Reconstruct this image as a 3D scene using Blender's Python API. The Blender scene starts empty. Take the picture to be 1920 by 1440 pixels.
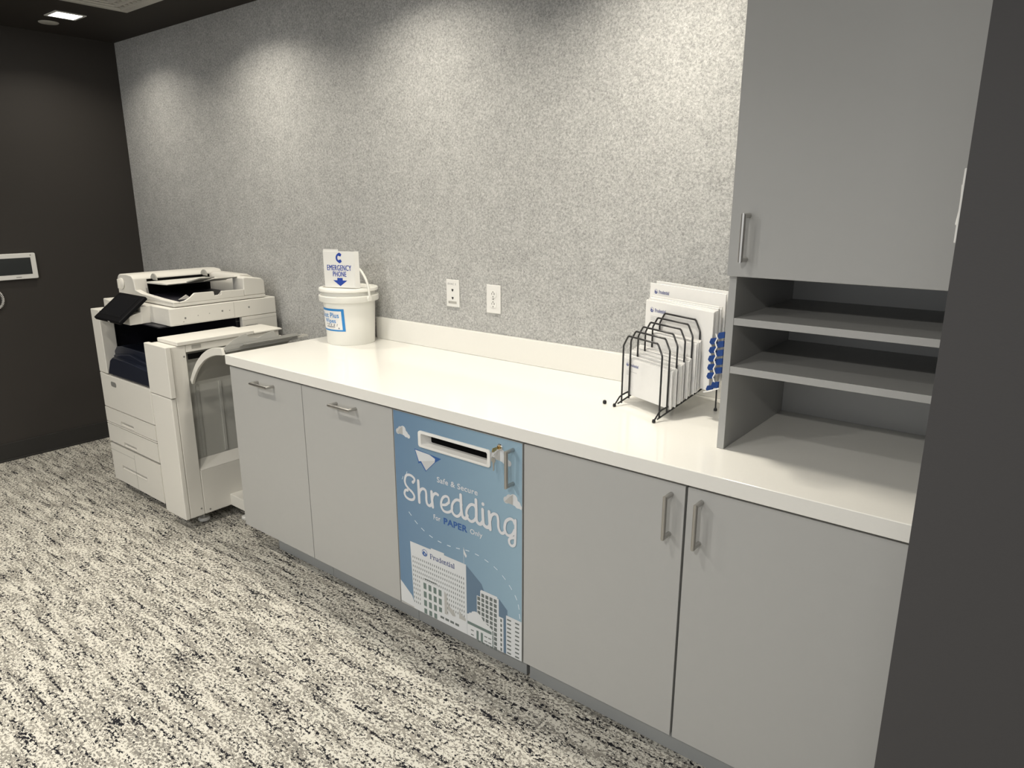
import bpy, math, random
from mathutils import Vector, Matrix
random.seed(7)
S = bpy.context.scene
COL = S.collection
R = math.radians

# ---------------------------------------------------------------- camera
YAW, PITCH, ROLL, FPX = 0.6751, -0.2566, -0.0007, 1330.73
cam_d = bpy.data.cameras.new('camera')
cam_d.sensor_fit = 'HORIZONTAL'
cam_d.sensor_width = 36.0
cam_d.lens = FPX / 1920 * 36.0
cam_d.clip_start = 0.02
cam = bpy.data.objects.new('camera', cam_d)
COL.objects.link(cam)
fw = Vector((-math.sin(YAW) * math.cos(PITCH), math.cos(YAW) * math.cos(PITCH), math.sin(PITCH)))
rt = Vector((math.cos(YAW), math.sin(YAW), 0))
up = rt.cross(fw)
r2 = rt * math.cos(ROLL) + up * math.sin(ROLL)
u2 = -rt * math.sin(ROLL) + up * math.cos(ROLL)
m = Matrix((r2, u2, -fw)).transposed().to_4x4()
m.translation = Vector((3.134, -1.5517, 1.5632))
cam.matrix_world = m
S.camera = cam

# ---------------------------------------------------------------- world, exposure
w = bpy.data.worlds.new('world'); S.world = w
w.use_nodes = True
w.node_tree.nodes['Background'].inputs[0].default_value = (0.97, 0.985, 1.0, 1)
w.node_tree.nodes['Background'].inputs[1].default_value = 1.35
S.view_settings.view_transform = 'Standard'
S.view_settings.look = 'None'
S.view_settings.gamma = 1
S.view_settings.use_curve_mapping = False
S.view_settings.exposure = 0.0

CEIL = 2.504
YW = 0.676                     # felt wall plane
# recessed square downlights: a row close to the felt wall and an aisle row; rear pair added for front light
DOWNLIGHTS = [(-1.313, .203, 'warm'), (-.16, .203, 'warm'), (.95, .203, 'warm'), (2.06, .203, 'warm'),
              (-.72, -1.15, 'warm'), (.62, -1.15, 'warm'), (2.00, -1.15, 'cool'), (.62, -2.6, 'cool'), (2.9, -2.5, 'cool')]
POWER = [5.0, 7.6, 8.0, 11, 12, 12, 7, 34, 46]
SPREAD = [136, 138, 138, 132, 120, 120, 130, 180, 180]
LCOL = {'warm': (1.0, .93, .80), 'cool': (1.0, .965, .90)}
LIGHT_JOBS = []
for (lx, ly, kind), pw, sprd in zip(DOWNLIGHTS, POWER, SPREAD):
    ld = bpy.data.lights.new('downlight_lamp', 'AREA')
    ld.shape = 'SQUARE'; ld.size = .12
    ld.energy = pw
    ld.spread = R(sprd)
    ld.color = LCOL[kind]
    lo = bpy.data.objects.new('downlight_lamp', ld); COL.objects.link(lo)
    LIGHT_JOBS.append((lo, lx, ly))

# assumed window opening behind the camera, added for front light: portal fills it
pd = bpy.data.lights.new('fill_light_portal', 'AREA'); pd.shape = 'RECTANGLE'; pd.size = 6.2; pd.size_y = 1.75
pd.cycles.is_portal = True
po_ = bpy.data.objects.new('fill_light_portal', pd); COL.objects.link(po_)
po_.location = (1.7, -4.22, 1.475); po_.rotation_euler = (R(90), 0, 0)

# ---------------------------------------------------------------- materials
def rgb(r, g, b):
    f = lambda c: (c / 255 / 12.92) if c / 255 <= .04045 else ((c / 255 + .055) / 1.055) ** 2.4
    return (f(r), f(g), f(b), 1)

def mat(name, col, rough=.5, metal=0, spec=.5, bump=0, bscale=400, noise=0, nscale=40, emit=None, coat=0, alpha=None, trans=0):
    mt = bpy.data.materials.new(name); mt.use_nodes = True
    nt = mt.node_tree; b = nt.nodes['Principled BSDF']
    b.inputs['Base Color'].default_value = col
    b.inputs['Roughness'].default_value = rough
    b.inputs['Metallic'].default_value = metal
    b.inputs['Specular IOR Level'].default_value = spec
    if coat: b.inputs['Coat Weight'].default_value = coat; b.inputs['Coat Roughness'].default_value = .05
    if trans: b.inputs['Transmission Weight'].default_value = trans
    if alpha is not None: b.inputs['Alpha'].default_value = alpha
    tc = nt.nodes.new('ShaderNodeTexCoord')
    if noise:
        n = nt.nodes.new('ShaderNodeTexNoise'); n.inputs['Scale'].default_value = nscale; n.inputs['Detail'].default_value = 3
        nt.links.new(tc.outputs['Object'], n.inputs['Vector'])
        mx = nt.nodes.new('ShaderNodeMix'); mx.data_type = 'RGBA'
        mx.inputs[6].default_value = tuple(c * (1 - noise) for c in col[:3]) + (1,)
        mx.inputs[7].default_value = tuple(min(1, c * (1 + noise)) for c in col[:3]) + (1,)
        nt.links.new(n.outputs['Fac'], mx.inputs[0]); nt.links.new(mx.outputs[2], b.inputs['Base Color'])
    if bump:
        n = nt.nodes.new('ShaderNodeTexNoise'); n.inputs['Scale'].default_value = bscale
        nt.links.new(tc.outputs['Object'], n.inputs['Vector'])
        bp = nt.nodes.new('ShaderNodeBump'); bp.inputs['Strength'].default_value = bump; bp.inputs['Distance'].default_value = .001
        nt.links.new(n.outputs['Fac'], bp.inputs['Height']); nt.links.new(bp.outputs['Normal'], b.inputs['Normal'])
    if emit:
        b.inputs['Emission Color'].default_value = emit[0]; b.inputs['Emission Strength'].default_value = emit[1]
    return mt

M = {}
M['laminate'] = mat('grey_laminate', (.40, .40, .39, 1), .42, spec=.4, bump=.06, bscale=900, noise=.015, nscale=30)
M['laminate_edge'] = mat('laminate_edge', (.40, .40, .395, 1), .4)
M['kick'] = mat('kick_laminate', (.30, .31, .31, 1), .5, noise=.02)
M['quartz'] = mat('white_quartz', (.76, .75, .71, 1), .11, spec=.5, noise=.012, nscale=120)
M['dark_wall'] = mat('dark_paint', (.040, .036, .033, 1), .6, spec=.25, bump=.15, bscale=300)
M['pillar'] = mat('charcoal_paint', (.066, .064, .065, 1), .6, spec=.25, bump=.15, bscale=300)
M['ceiling'] = mat('dark_ceiling', (.030, .026, .023, 1), .7, spec=.2)
M['base'] = mat('rubber_base', (.028, .027, .026, 1), .45, spec=.35)
M['rear_wall'] = mat('grey_paint', (.22, .215, .21, 1), .7)
M['steel'] = mat('brushed_steel', (.50, .49, .47, 1), .36, metal=1, bump=.05, bscale=1500)
M['brass'] = mat('brass', (.60, .42, .18, 1), .25, metal=1)
M['chrome'] = mat('chrome', (.75, .75, .75, 1), .12, metal=1)
M['black'] = mat('matt_black', (.003, .003, .003, 1), .8, spec=.05)
M['wire'] = mat('black_wire', (.008, .008, .009, 1), .32, spec=.5)
M['screen'] = mat('dark_glass', (.006, .0065, .008, 1), .08, spec=.5)
M['tablet_glass'] = mat('tablet_glass', (.028, .032, .034, 1), .12)
M['bezel'] = mat('bezel', (.004, .004, .005, 1), .5, spec=.12)
M['navy'] = mat('navy_plastic', (.010, .013, .024, 1), .35)
M['cavity'] = mat('cavity_plastic', (.004, .004, .010, 1), .5)
M['printer'] = mat('printer_white', (.66, .645, .60, 1), .42, spec=.4, bump=.08, bscale=1200)
M['printer_grey'] = mat('printer_grey', (.33, .325, .30, 1), .45)
M['printer_panel'] = mat('printer_recess_grey', (.40, .40, .375, 1), .28, noise=.03, nscale=6)
M['label_grey'] = mat('label_grey', (.20, .20, .19, 1), .5)
M['smoke'] = mat('smoky_plastic', (.42, .42, .40, 1), .25, alpha=.62)
M['plastic'] = mat('white_plastic', (.74, .735, .71, 1), .35, spec=.45)
M['bucket'] = mat('bucket_plastic', (.76, .755, .71, 1), .38, spec=.45)
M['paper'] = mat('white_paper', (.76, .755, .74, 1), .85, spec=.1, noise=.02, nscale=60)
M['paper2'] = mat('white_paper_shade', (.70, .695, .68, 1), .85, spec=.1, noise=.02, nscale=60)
M['ink'] = mat('dark_ink', (.03, .03, .04, 1), .7)
M['ink_grey'] = mat('grey_ink', (.25, .25, .27, 1), .7)
M['blue_ink'] = mat('blue_ink', (.006, .045, .33, 1), .5)
M['navy_ink'] = mat('navy_ink', (.02, .04, .22, 1), .5)
M['royal'] = mat('royal_blue', (.004, .04, .19, 1), .55)
M['cyan'] = mat('label_blue', (.02, .22, .56, 1), .4)
M['outlet_dark'] = mat('outlet_dark', (.03, .03, .03, 1), .5)
M['vent_white'] = mat('vent_white', (.40, .39, .36, 1), .5)
M['lamp_face'] = mat('lamp_diffuser', (.9, .9, .9, 1), .5, emit=((1, .97, .90, 1), 14))
M['poster_white'] = mat('print_white', (.60, .62, .64, 1), .35)
M['poster_white2'] = mat('print_white_shade', (.50, .51, .52, 1), .35)
M['poster_fold'] = mat('print_fold_grey', (.40, .40, .39, 1), .35)
M['poster_shadow'] = mat('print_deep_blue', (.105, .17, .25, 1), .35)
M['poster_teal'] = mat('print_teal', (.13, .18, .17, 1), .35)
M['poster_window'] = mat('print_window_grey', (.12, .14, .14, 1), .35)
M['poster_dash'] = mat('print_dash', (.62, .70, .76, 1), .35)
M['poster_letter'] = mat('print_letter', (.62, .63, .66, 1), .35)
M['poster_blue'] = mat('print_blue_ink', (.02, .09, .30, 1), .35)
M['poster_navy'] = mat('print_navy_ink', (.03, .05, .19, 1), .35)

def poster_base():
    # the printed artwork runs from a deeper blue at the left and foot to a paler blue at the right
    mt = mat('print_sky', (.2, .3, .4, 1), .33, spec=.45)
    nt = mt.node_tree; b = nt.nodes['Principled BSDF']
    tc = nt.nodes.new('ShaderNodeTexCoord'); sp = nt.nodes.new('ShaderNodeSeparateXYZ')
    nt.links.new(tc.outputs['Object'], sp.inputs[0])
    mr = nt.nodes.new('ShaderNodeMapRange'); mr.inputs[1].default_value = -.29; mr.inputs[2].default_value = .27
    nt.links.new(sp.outputs[0], mr.inputs[0])
    cr = nt.nodes.new('ShaderNodeValToRGB')
    cr.color_ramp.elements[0].color = (.115, .205, .325, 1); cr.color_ramp.elements[1].color = (.26, .385, .48, 1)
    e = cr.color_ramp.elements.new(.45); e.color = (.165, .268, .375, 1)
    nt.links.new(mr.outputs[0], cr.inputs[0]); nt.links.new(cr.outputs[0], b.inputs['Base Color'])
    return mt
M['poster_sky'] = poster_base()

def felt():
    mt = mat('grey_felt', (.4, .4, .39, 1), .95, spec=.05)
    nt = mt.node_tree; b = nt.nodes['Principled BSDF']; L = nt.links
    tc = nt.nodes.new('ShaderNodeTexCoord')
    def noise(scale, det, rough, dist, sc=(1, 1, 1)):
        mp = nt.nodes.new('ShaderNodeMapping'); mp.inputs['Scale'].default_value = sc
        L.new(tc.outputs['Object'], mp.inputs[0])
        n = nt.nodes.new('ShaderNodeTexNoise'); n.inputs['Scale'].default_value = scale; n.inputs['Detail'].default_value = det
        n.inputs['Roughness'].default_value = rough; n.inputs['Distortion'].default_value = dist
        L.new(mp.outputs[0], n.inputs['Vector']); return n.outputs['Fac']
    a = noise(125, 4, .68, .4); c = noise(380, 3, .6, .3, (1, 1, .7)); d = noise(14, 2, .5, .3)
    m1 = nt.nodes.new('ShaderNodeMath'); m1.operation = 'MULTIPLY_ADD'; L.new(a, m1.inputs[0]); m1.inputs[1].default_value = .58
    m2 = nt.nodes.new('ShaderNodeMath'); m2.operation = 'MULTIPLY'; L.new(c, m2.inputs[0]); m2.inputs[1].default_value = .34
    L.new(m2.outputs[0], m1.inputs[2])
    m3 = nt.nodes.new('ShaderNodeMath'); m3.operation = 'MULTIPLY_ADD'; L.new(d, m3.inputs[0]); m3.inputs[1].default_value = .08; L.new(m1.outputs[0], m3.inputs[2])
    cr = nt.nodes.new('ShaderNodeValToRGB'); e = cr.color_ramp.elements
    e[0].position = .37; e[0].color = (.24, .24, .236, 1); e[1].position = .63; e[1].color = (.60, .60, .585, 1)
    k = e.new(.50); k.color = (.42, .42, .41, 1)
    L.new(m3.outputs[0], cr.inputs[0]); L.new(cr.outputs[0], b.inputs['Base Color'])
    bp = nt.nodes.new('ShaderNodeBump'); bp.inputs['Strength'].default_value = .5; bp.inputs['Distance'].default_value = .002
    L.new(c, bp.inputs['Height']); L.new(bp.outputs['Normal'], b.inputs['Normal'])
    return mt
M['felt'] = felt()

def carpet():
    mt = mat('flecked_carpet', (.4, .4, .39, 1), .95, spec=.05)
    nt = mt.node_tree; b = nt.nodes['Principled BSDF']; L = nt.links
    N = lambda t: nt.nodes.new(t)
    tc = N('ShaderNodeTexCoord')
    # tufts run on a fine grid
    sn = N('ShaderNodeVectorMath'); sn.operation = 'SNAP'; sn.inputs[1].default_value = (.0028, .0022, 1)
    wob = N('ShaderNodeTexNoise'); wob.inputs['Scale'].default_value = 260; wob.inputs['Detail'].default_value = 1
    L.new(tc.outputs['Object'], wob.inputs['Vector'])
    ad = N('ShaderNodeVectorMath'); ad.operation = 'MULTIPLY_ADD'; L.new(wob.outputs['Color'], ad.inputs[0]); ad.inputs[1].default_value = (.003, .003, 0)
    L.new(tc.outputs['Object'], ad.inputs[2]); L.new(ad.outputs[0], sn.inputs[0])
    def noise(sc, det=2, rough=.5, off=0, src=None):
        mp = N('ShaderNodeMapping'); mp.inputs['Scale'].default_value = sc; mp.inputs['Location'].default_value = (off, off * 1.7, 0)
        L.new(src or sn.outputs[0], mp.inputs[0])
        n = N('ShaderNodeTexNoise'); n.inputs['Scale'].default_value = 1; n.inputs['Detail'].default_value = det; n.inputs['Roughness'].default_value = rough
        L.new(mp.outputs[0], n.inputs['Vector']); return n.outputs['Fac']
    def ma(op, x, y, z=None):
        n = N('ShaderNodeMath'); n.operation = op
        for i, v in enumerate((x, y, z)):
            if v is None: continue
            if isinstance(v, (int, float)): n.inputs[i].default_value = v
            else: L.new(v, n.inputs[i])
        return n.outputs[0]
    fineW = noise((85, 125, 1), 2, .7, 3)
    strW = noise((5, 26, 1), 3, .65, 11)
    fineB = noise((70, 115, 1), 2, .7, 23)
    strB = noise((6, 46, 1), 3, .65, 31)
    fineG = noise((40, 90, 1), 2, .5, 43)
    bigG = noise((4, 12, 1), 2, .5, 53)
    w_ = ma('MULTIPLY_ADD', strW, .50, fineW)
    wm = N('ShaderNodeMapRange'); wm.inputs[1].default_value = .750; wm.inputs[2].default_value = .758; L.new(w_, wm.inputs[0])
    b_ = ma('MULTIPLY_ADD', strB, .75, fineB)
    bm = N('ShaderNodeMapRange'); bm.inputs[1].default_value = .966; bm.inputs[2].default_value = .972; L.new(b_, bm.inputs[0])
    g_ = ma('MULTIPLY_ADD', bigG, .6, fineG)
    gm = N('ShaderNodeMapRange'); gm.inputs[1].default_value = .78; gm.inputs[2].default_value = .84; L.new(g_, gm.inputs[0])
    def mix(f, c1, c2):
        n = N('ShaderNodeMix'); n.data_type = 'RGBA'; L.new(f, n.inputs[0])
        for i, c in ((6, c1), (7, c2)):
            if isinstance(c, tuple): n.inputs[i].default_value = c
            else: L.new(c, n.inputs[i])
        return n.outputs[2]
    grey = mix(gm.outputs[0], (.30, .285, .25, 1), (.22, .21, .188, 1))
    c = mix(wm.outputs[0], grey, (.60, .58, .52, 1))
    c = mix(bm.outputs[0], c, (.018, .018, .022, 1))
    L.new(c, b.inputs['Base Color'])
    tn = N('ShaderNodeTexNoise'); tn.inputs['Scale'].default_value = 520; tn.inputs['Detail'].default_value = 2
    L.new(tc.outputs['Object'], tn.inputs['Vector'])
    bp = N('ShaderNodeBump'); bp.inputs['Strength'].default_value = .6; bp.inputs['Distance'].default_value = .003
    L.new(tn.outputs['Fac'], bp.inputs['Height']); L.new(bp.outputs['Normal'], b.inputs['Normal'])
    return mt
M['carpet'] = carpet()

# ---------------------------------------------------------------- mesh builder
class MB:
    def __init__(s): s.v = []; s.f = []; s.mi = []; s.mats = []
    def _m(s, m):
        if m is None: m = s.mats[0] if s.mats else 'plastic'
        if m not in s.mats: s.mats.append(m)
        return s.mats.index(m)
    def add(s, vs, fs, m=None):
        k = len(s.v); i = s._m(m)
        s.v += [tuple(x) for x in vs]
        for f in fs: s.f.append(tuple(k + a for a in f)); s.mi.append(i)
        return s
    def box(s, x0, x1, y0, y1, z0, z1, m=None):
        v = [(x, y, z) for x in (x0, x1) for y in (y0, y1) for z in (z0, z1)]
        return s.add(v, [(0, 1, 3, 2), (4, 6, 7, 5), (0, 4, 5, 1), (2, 3, 7, 6), (0, 2, 6, 4), (1, 5, 7, 3)], m)
    def prism(s, poly, axis, a, b, m=None):
        """poly: 2D outline; axis 'x': (y,z), 'y': (x,z), 'z': (x,y); extruded from a to b"""
        def P(p, t): return {'x': (t, p[0], p[1]), 'y': (p[0], t, p[1]), 'z': (p[0], p[1], t)}[axis]
        n = len(poly); ar = sum(poly[i][0] * poly[(i + 1) % n][1] - poly[(i + 1) % n][0] * poly[i][1] for i in range(n))
        if (ar < 0) != (axis == 'y'): poly = poly[::-1]
        lo, hi = min(a, b), max(a, b)
        v = [P(p, lo) for p in poly] + [P(p, hi) for p in poly]
        f = [tuple(range(n))[::-1], tuple(range(n, 2 * n))] + [(i, (i + 1) % n, n + (i + 1) % n, n + i) for i in range(n)]
        return s.add(v, f, m)
    def flat(s, poly, y, m):
        """printed patch lying in an x-z plane, facing -y"""
        n = len(poly); ar = sum(poly[i][0] * poly[(i + 1) % n][1] - poly[(i + 1) % n][0] * poly[i][1] for i in range(n))
        if ar < 0: poly = poly[::-1]
        return s.add([(p[0], y, p[1]) for p in poly], [tuple(range(n))], m)
    def rect(s, x0, z0, x1, z1, y, m): return s.flat([(x0, z0), (x1, z0), (x1, z1), (x0, z1)], y, m)
    def disc(s, cx, cz, r, y, m, n=20, rz=None):
        rz = rz or r
        return s.flat([(cx + r * math.cos(2 * math.pi * i / n), cz + rz * math.sin(2 * math.pi * i / n)) for i in range(n)], y, m)
    def ribbon(s, pts, wd, y, m, caps=True):
        pts = smooth(pts, 6); k = len(pts); L = []; Rr = []; h = wd / 2
        def unit(a, b):
            d = math.hypot(b[0] - a[0], b[1] - a[1]) or 1e-9; return ((b[0] - a[0]) / d, (b[1] - a[1]) / d)
        for i in range(k):
            t1 = unit(pts[i - 1], pts[i]) if i else None; t2 = unit(pts[i], pts[i + 1]) if i < k - 1 else None
            t1 = t1 or t2; t2 = t2 or t1
            tx, tz = t1[0] + t2[0], t1[1] + t2[1]; d = math.hypot(tx, tz) or 1e-9; tx, tz = tx / d, tz / d
            L.append((pts[i][0] - tz * h, pts[i][1] + tx * h)); Rr.append((pts[i][0] + tz * h, pts[i][1] - tx * h))
        vs = [(p[0], y, p[1]) for q in zip(L, Rr) for p in q]
        s.add(vs, [(2 * i, 2 * i + 1, 2 * i + 3, 2 * i + 2) for i in range(k - 1)], m)
        if caps:
            for p, t in ((pts[0], unit(pts[1], pts[0])), (pts[-1], unit(pts[-2], pts[-1]))):
                a0 = math.atan2(t[1], t[0])
                s.flat([(p[0] + h * math.cos(a0 + math.pi * (q / 8 - .5)), p[1] + h * math.sin(a0 + math.pi * (q / 8 - .5))) for q in range(9)], y, m)
        return s
    def tube(s, pts, r, m=None, n=10, closed=False):
        pts = [Vector(p) for p in pts]; k = len(pts); rings = []
        ref = None
        for i in range(k):
            a = pts[i - 1] if (i > 0 or closed) else None; c = pts[(i + 1) % k] if (i < k - 1 or closed) else None
            d1 = (pts[i] - a).normalized() if a is not None else None; d2 = (c - pts[i]).normalized() if c is not None else None
            t = ((d1 or d2) + (d2 or d1)).normalized()
            if ref is None:
                ref = Vector((0, 0, 1)) if abs(t.z) < .9 else Vector((1, 0, 0))
            base = d1 or d2
            u = (ref - base * ref.dot(base)).normalized(); v = base.cross(u)
            ring = []
            for j in range(n):
                an = 2 * math.pi * (j + .5) / n
                o = (u * math.cos(an) + v * math.sin(an)) * r
                if d1 is not None and d2 is not None:
                    o = o - base * (o.dot(t) / max(.2, base.dot(t)))
                ring.append(pts[i] + o)
            rings.append(ring)
            if d2 is not None:
                ref = (base.rotation_difference(d2) @ u).normalized()
        vs = [p for ring in rings for p in ring]; fs = []
        for i in range(k if closed else k - 1):
            i2 = (i + 1) % k
            for j in range(n): fs.append((i * n + j, i * n + (j + 1) % n, i2 * n + (j + 1) % n, i2 * n + j))
        if not closed: fs += [tuple(range(n))[::-1], tuple(range((k - 1) * n, k * n))]
        return s.add(vs, fs, m)
    def lathe(s, prof, c=(0, 0, 0), axis='z', n=48, m=None):
        """prof: (radius, height) list along axis"""
        vs = []; fs = []; k = len(prof)
        for (r, h) in prof:
            for j in range(n):
                a = 2 * math.pi * j / n; p, q = r * math.cos(a), r * math.sin(a)
                vs.append({'z': (c[0] + p, c[1] + q, c[2] + h), 'y': (c[0] + q, c[1] + h, c[2] + p), 'x': (c[0] + h, c[1] + p, c[2] + q)}[axis])
        for i in range(k - 1):
            for j in range(n): fs.append((i * n + j, i * n + (j + 1) % n, (i + 1) * n + (j + 1) % n, (i + 1) * n + j))
        fs += [tuple(range(n))[::-1], tuple(range((k - 1) * n, k * n))]
        return s.add(vs, fs, m)
    def text(s, body, box, y, m, off=0.0):
        """lettering fitted to box (x0, z_baseline, x1, z_cap_top) in an x-z plane"""
        vs, fs, (a, b_, c, d) = text_mesh(body, off)
        x0, z0, x1, z1 = box
        kx = (x1 - x0) / (c - a); kz = (z1 - z0) / d
        return s.add([(x0 + (p[0] - a) * kx, y, z0 + p[1] * kz) for p in vs], fs, m)
    def xform(s, M4): s.v = [tuple(M4 @ Vector(p)) for p in s.v]; return s

_txt = {}
def text_mesh(body, off=0.0):
    key = (body, off)
    if key in _txt: return _txt[key]
    def get(b):
        cu = bpy.data.curves.new('t', 'FONT'); cu.body = b; cu.offset = off; cu.resolution_u = 4; cu.space_character = 1.06
        o = bpy.data.objects.new('t', cu); COL.objects.link(o); bpy.context.view_layer.update()
        me = bpy.data.meshes.new_from_object(o.evaluated_get(bpy.context.evaluated_depsgraph_get()))
        bpy.data.objects.remove(o); bpy.data.curves.remove(cu)
        vs = [tuple(v.co) for v in me.vertices]; fs = [tuple(p.vertices) for p in me.polygons]
        bpy.data.meshes.remove(me); return vs, fs
    vs, fs = get(body); hv, _ = get('H')
    xs = [v[0] for v in vs]; cap = max(v[1] for v in hv)
    _txt[key] = (vs, fs, (min(xs), 0, max(xs), cap)); return _txt[key]

def smooth(pts, k=4):
    if len(pts) < 3: return pts
    out = []
    P = [pts[0]] + list(pts) + [pts[-1]]
    for i in range(1, len(P) - 2):
        p0, p1, p2, p3 = P[i - 1], P[i], P[i + 1], P[i + 2]
        for j in range(k):
            t = j / k
            out.append(tuple(.5 * (2 * p1[a] + (p2[a] - p0[a]) * t + (2 * p0[a] - 5 * p1[a] + 4 * p2[a] - p3[a]) * t * t + (3 * p1[a] - p0[a] - 3 * p2[a] + p3[a]) * t ** 3) for a in range(len(p1))))
    out.append(tuple(pts[-1])); return out

ORG = {}
def obj(name, mb, parent=None, bevel=0, smooth_=False, loc=None, seg=2, label=None):
    """one mesh object; mesh given in world coordinates (or in the thing's own frame if the thing is rotated)"""
    if parent is not None: o0 = ORG[parent]
    elif loc is not None: o0 = Vector(loc)
    else:
        xs, ys, zs = zip(*mb.v); o0 = Vector(((min(xs) + max(xs)) / 2, (min(ys) + max(ys)) / 2, min(zs)))
    me = bpy.data.meshes.new(name)
    me.from_pydata([tuple(Vector(p) - o0) for p in mb.v], [], mb.f)
    for k in mb.mats: me.materials.append(M[k])
    me.polygons.foreach_set('material_index', mb.mi)
    me.update()
    o = bpy.data.objects.new(name, me); COL.objects.link(o)
    if parent is not None: o.parent = parent
    else: o.location = o0
    ORG[o] = o0
    if smooth_:
        me.polygons.foreach_set('use_smooth', [True] * len(me.polygons))
        me.set_sharp_from_angle(angle=R(38))
    if bevel:
        bv = o.modifiers.new('bevel', 'BEVEL'); bv.width = bevel; bv.segments = seg; bv.limit_method = 'ANGLE'; bv.angle_limit = R(40)
        bv.harden_normals = True
        me.polygons.foreach_set('use_smooth', [True] * len(me.polygons))
        me.set_sharp_from_angle(angle=R(80))
    if label: o['label'] = label
    return o
def tag(o, label, cat, group=None):
    o['label'] = label; o['category'] = cat
    if group: o['group'] = group
    return o
def thing(name, label, cat, loc, group=None, rotz=0, local=False):
    o = bpy.data.objects.new(name, None); COL.objects.link(o)
    o.location = loc; o.rotation_euler = (0, 0, rotz); o.empty_display_size = .05
    ORG[o] = Vector((0, 0, 0)) if local else Vector(loc)
    return tag(o, label, cat, group)
def struct(name, mb, bevel=0, label=None):
    o = obj(name, mb, bevel=bevel); o['kind'] = 'structure'
    if label: o['label'] = label
    return o

# ---------------------------------------------------------------- setting
XL, XR, YR, WX = -1.847, 5.2, -4.2, 2.966
struct('floor', MB().box(XL - .1, XR, YR, YW + .1, -.1, 0, 'carpet'), label='grey, cream and black flecked carpet')
struct('ceiling', MB().box(XL - .1, XR, YR, YW + .1, CEIL, CEIL + .1, 'ceiling'), label='dark brown painted ceiling')
struct('wall_back', MB().box(XL, WX, YW, YW + .1, 0, CEIL, 'felt'), label='light grey mottled felt wall above the counter')
struct('wall_left', MB().box(XL - .1, XL, YR, YW + .1, 0, CEIL, 'dark_wall'), label='dark brown painted wall at the left')
struct('wall_right', MB().box(WX, XR, -.207, YW + .1, 0, CEIL, 'pillar'), label='charcoal painted wall end at the right')
struct('wall_rear', MB().box(XL - .1, XR, YR - .1, YR, 0, .6, 'rear_wall').box(XL - .1, XR, YR - .1, YR, 2.35, CEIL).box(XL - .1, -1.4, YR - .1, YR, .6, 2.35).box(4.8, XR, YR - .1, YR, .6, 2.35))
wf = MB()
for a in (-1.4, .12, 1.67, 3.22, 4.76): wf.box(a, a + .04, YR - .07, YR - .02, .6, 2.35, 'plastic')
wf.box(-1.4, 4.8, YR - .07, YR - .02, .6, .64, 'plastic').box(-1.4, 4.8, YR - .07, YR - .02, 2.31, 2.35)
struct('added_window_1', wf)  # frames of the added, unseen opening that lets the front light in
struct('wall_side', MB().box(XR, XR + .1, YR, -.207, 0, CEIL, 'rear_wall'))
struct('baseboard_left', MB().box(XL, XL + .010, YR, YW, 0, .112, 'base').box(XL, XL + .014, YR, YW, 0, .012, 'base'), bevel=.002, label='black rubber baseboard under the dark left wall')

# ---------------------------------------------------------------- counter and cabinets
H, CT = .914, .872
XC0, X0, X1, X2, X3, X4 = .313, .3252, .838, 1.358, 1.926, 2.4435
ZB, ZT, YD = .123, .8636, .0105
ct = thing('countertop', 'long white quartz countertop with low backsplash on the grey cabinets', 'countertop', (1.64, .33, CT))
obj('worktop', MB().box(XC0, WX - .001, 0, YW - .001, CT, H, 'quartz'), ct, bevel=.0025)
obj('backsplash', MB().box(.537, 2.436, .656, YW - .001, H + .0003, 1.0165, 'quartz'), ct, bevel=.002)

def pull(parent, pts, name='handle', r=.0060, label=None):
    return obj(name, MB().tube(pts, r, 'steel', n=12), parent, smooth_=True, label=label)
def vpull(parent, x, z0, z1, y=YD, out=.034):
    return pull(parent, [(x, y - .0004, z1), (x, y - out, z1), (x, y - out, z0), (x, y - .0004, z0)])
def hpull(parent, x0, x1, z, y=YD, out=.034):
    return pull(parent, [(x0, y - .0004, z), (x0, y - out, z), (x1, y - out, z), (x1, y - .0004, z)])
G = .0016
def door(parent, x0, x1, z0=ZB, z1=ZT, y=YD, m='laminate'):
    return obj('door', MB().box(x0 + G, x1 - G, y, y + .019, z0, z1, m), parent, bevel=.0012)
def carcass(parent, x0, x1):
    y0, y1, t = YD + .0215, YW - .003, .018
    mb = MB().box(x0, x0 + t, y0, y1, ZB - .003, CT - .0005, 'laminate').box(x1 - t, x1, y0, y1, ZB - .003, CT - .0005).box(x0 + t, x1 - t, y0, y1, ZB - .003, ZB + .015)
    mb.box(x0 + t, x1 - t, y1 - .006, y1, ZB + .015, CT - .0005).box(x0 + t, x1 - t, y0, y0 + .09, CT - .019, CT - .0005)
    return obj('carcass', mb, parent)
def kick(parent, x0, x1, y=.098):
    return obj('toe_kick', MB().box(x0, x1, y, y + .016, 0.0005, ZB - .0035, 'kick'), parent, bevel=.0008)

c1 = thing('base_cabinet', 'grey base cabinet with short horizontal pull at the left end, beside the printer', 'cabinet', (.58, .33, 0), 'grey base cabinets under the counter')
carcass(c1, X0, X1 - .0005); d = door(c1, X0 - .001, X1); hpull(d, .536, .648, .826); kick(c1, .44, X1 - .001)
c2 = thing('base_cabinet', 'grey base cabinet with short horizontal pull, just left of the blue poster door', 'cabinet', (1.10, .33, 0), 'grey base cabinets under the counter')
carcass(c2, X1 + .0005, X2 - .0005); d = door(c2, X1, X2); hpull(d, 1.052, 1.162, .828); kick(c2, X1 + .0005, X2 - .001)
c4 = thing('base_cabinet', 'wide grey base cabinet with two doors and vertical pulls, at the right end', 'cabinet', (2.45, .33, 0), 'grey base cabinets under the counter')
carcass(c4, X3 + .001, WX - .004)
d = door(c4, X3 + .001, X4 - .0015); vpull(d, 2.403, .724, .834)
d = door(c4, X4 + .0015, WX - .003); vpull(d, 2.485, .722, .834)
kick(c4, 1.892, WX - .004, .094)

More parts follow.
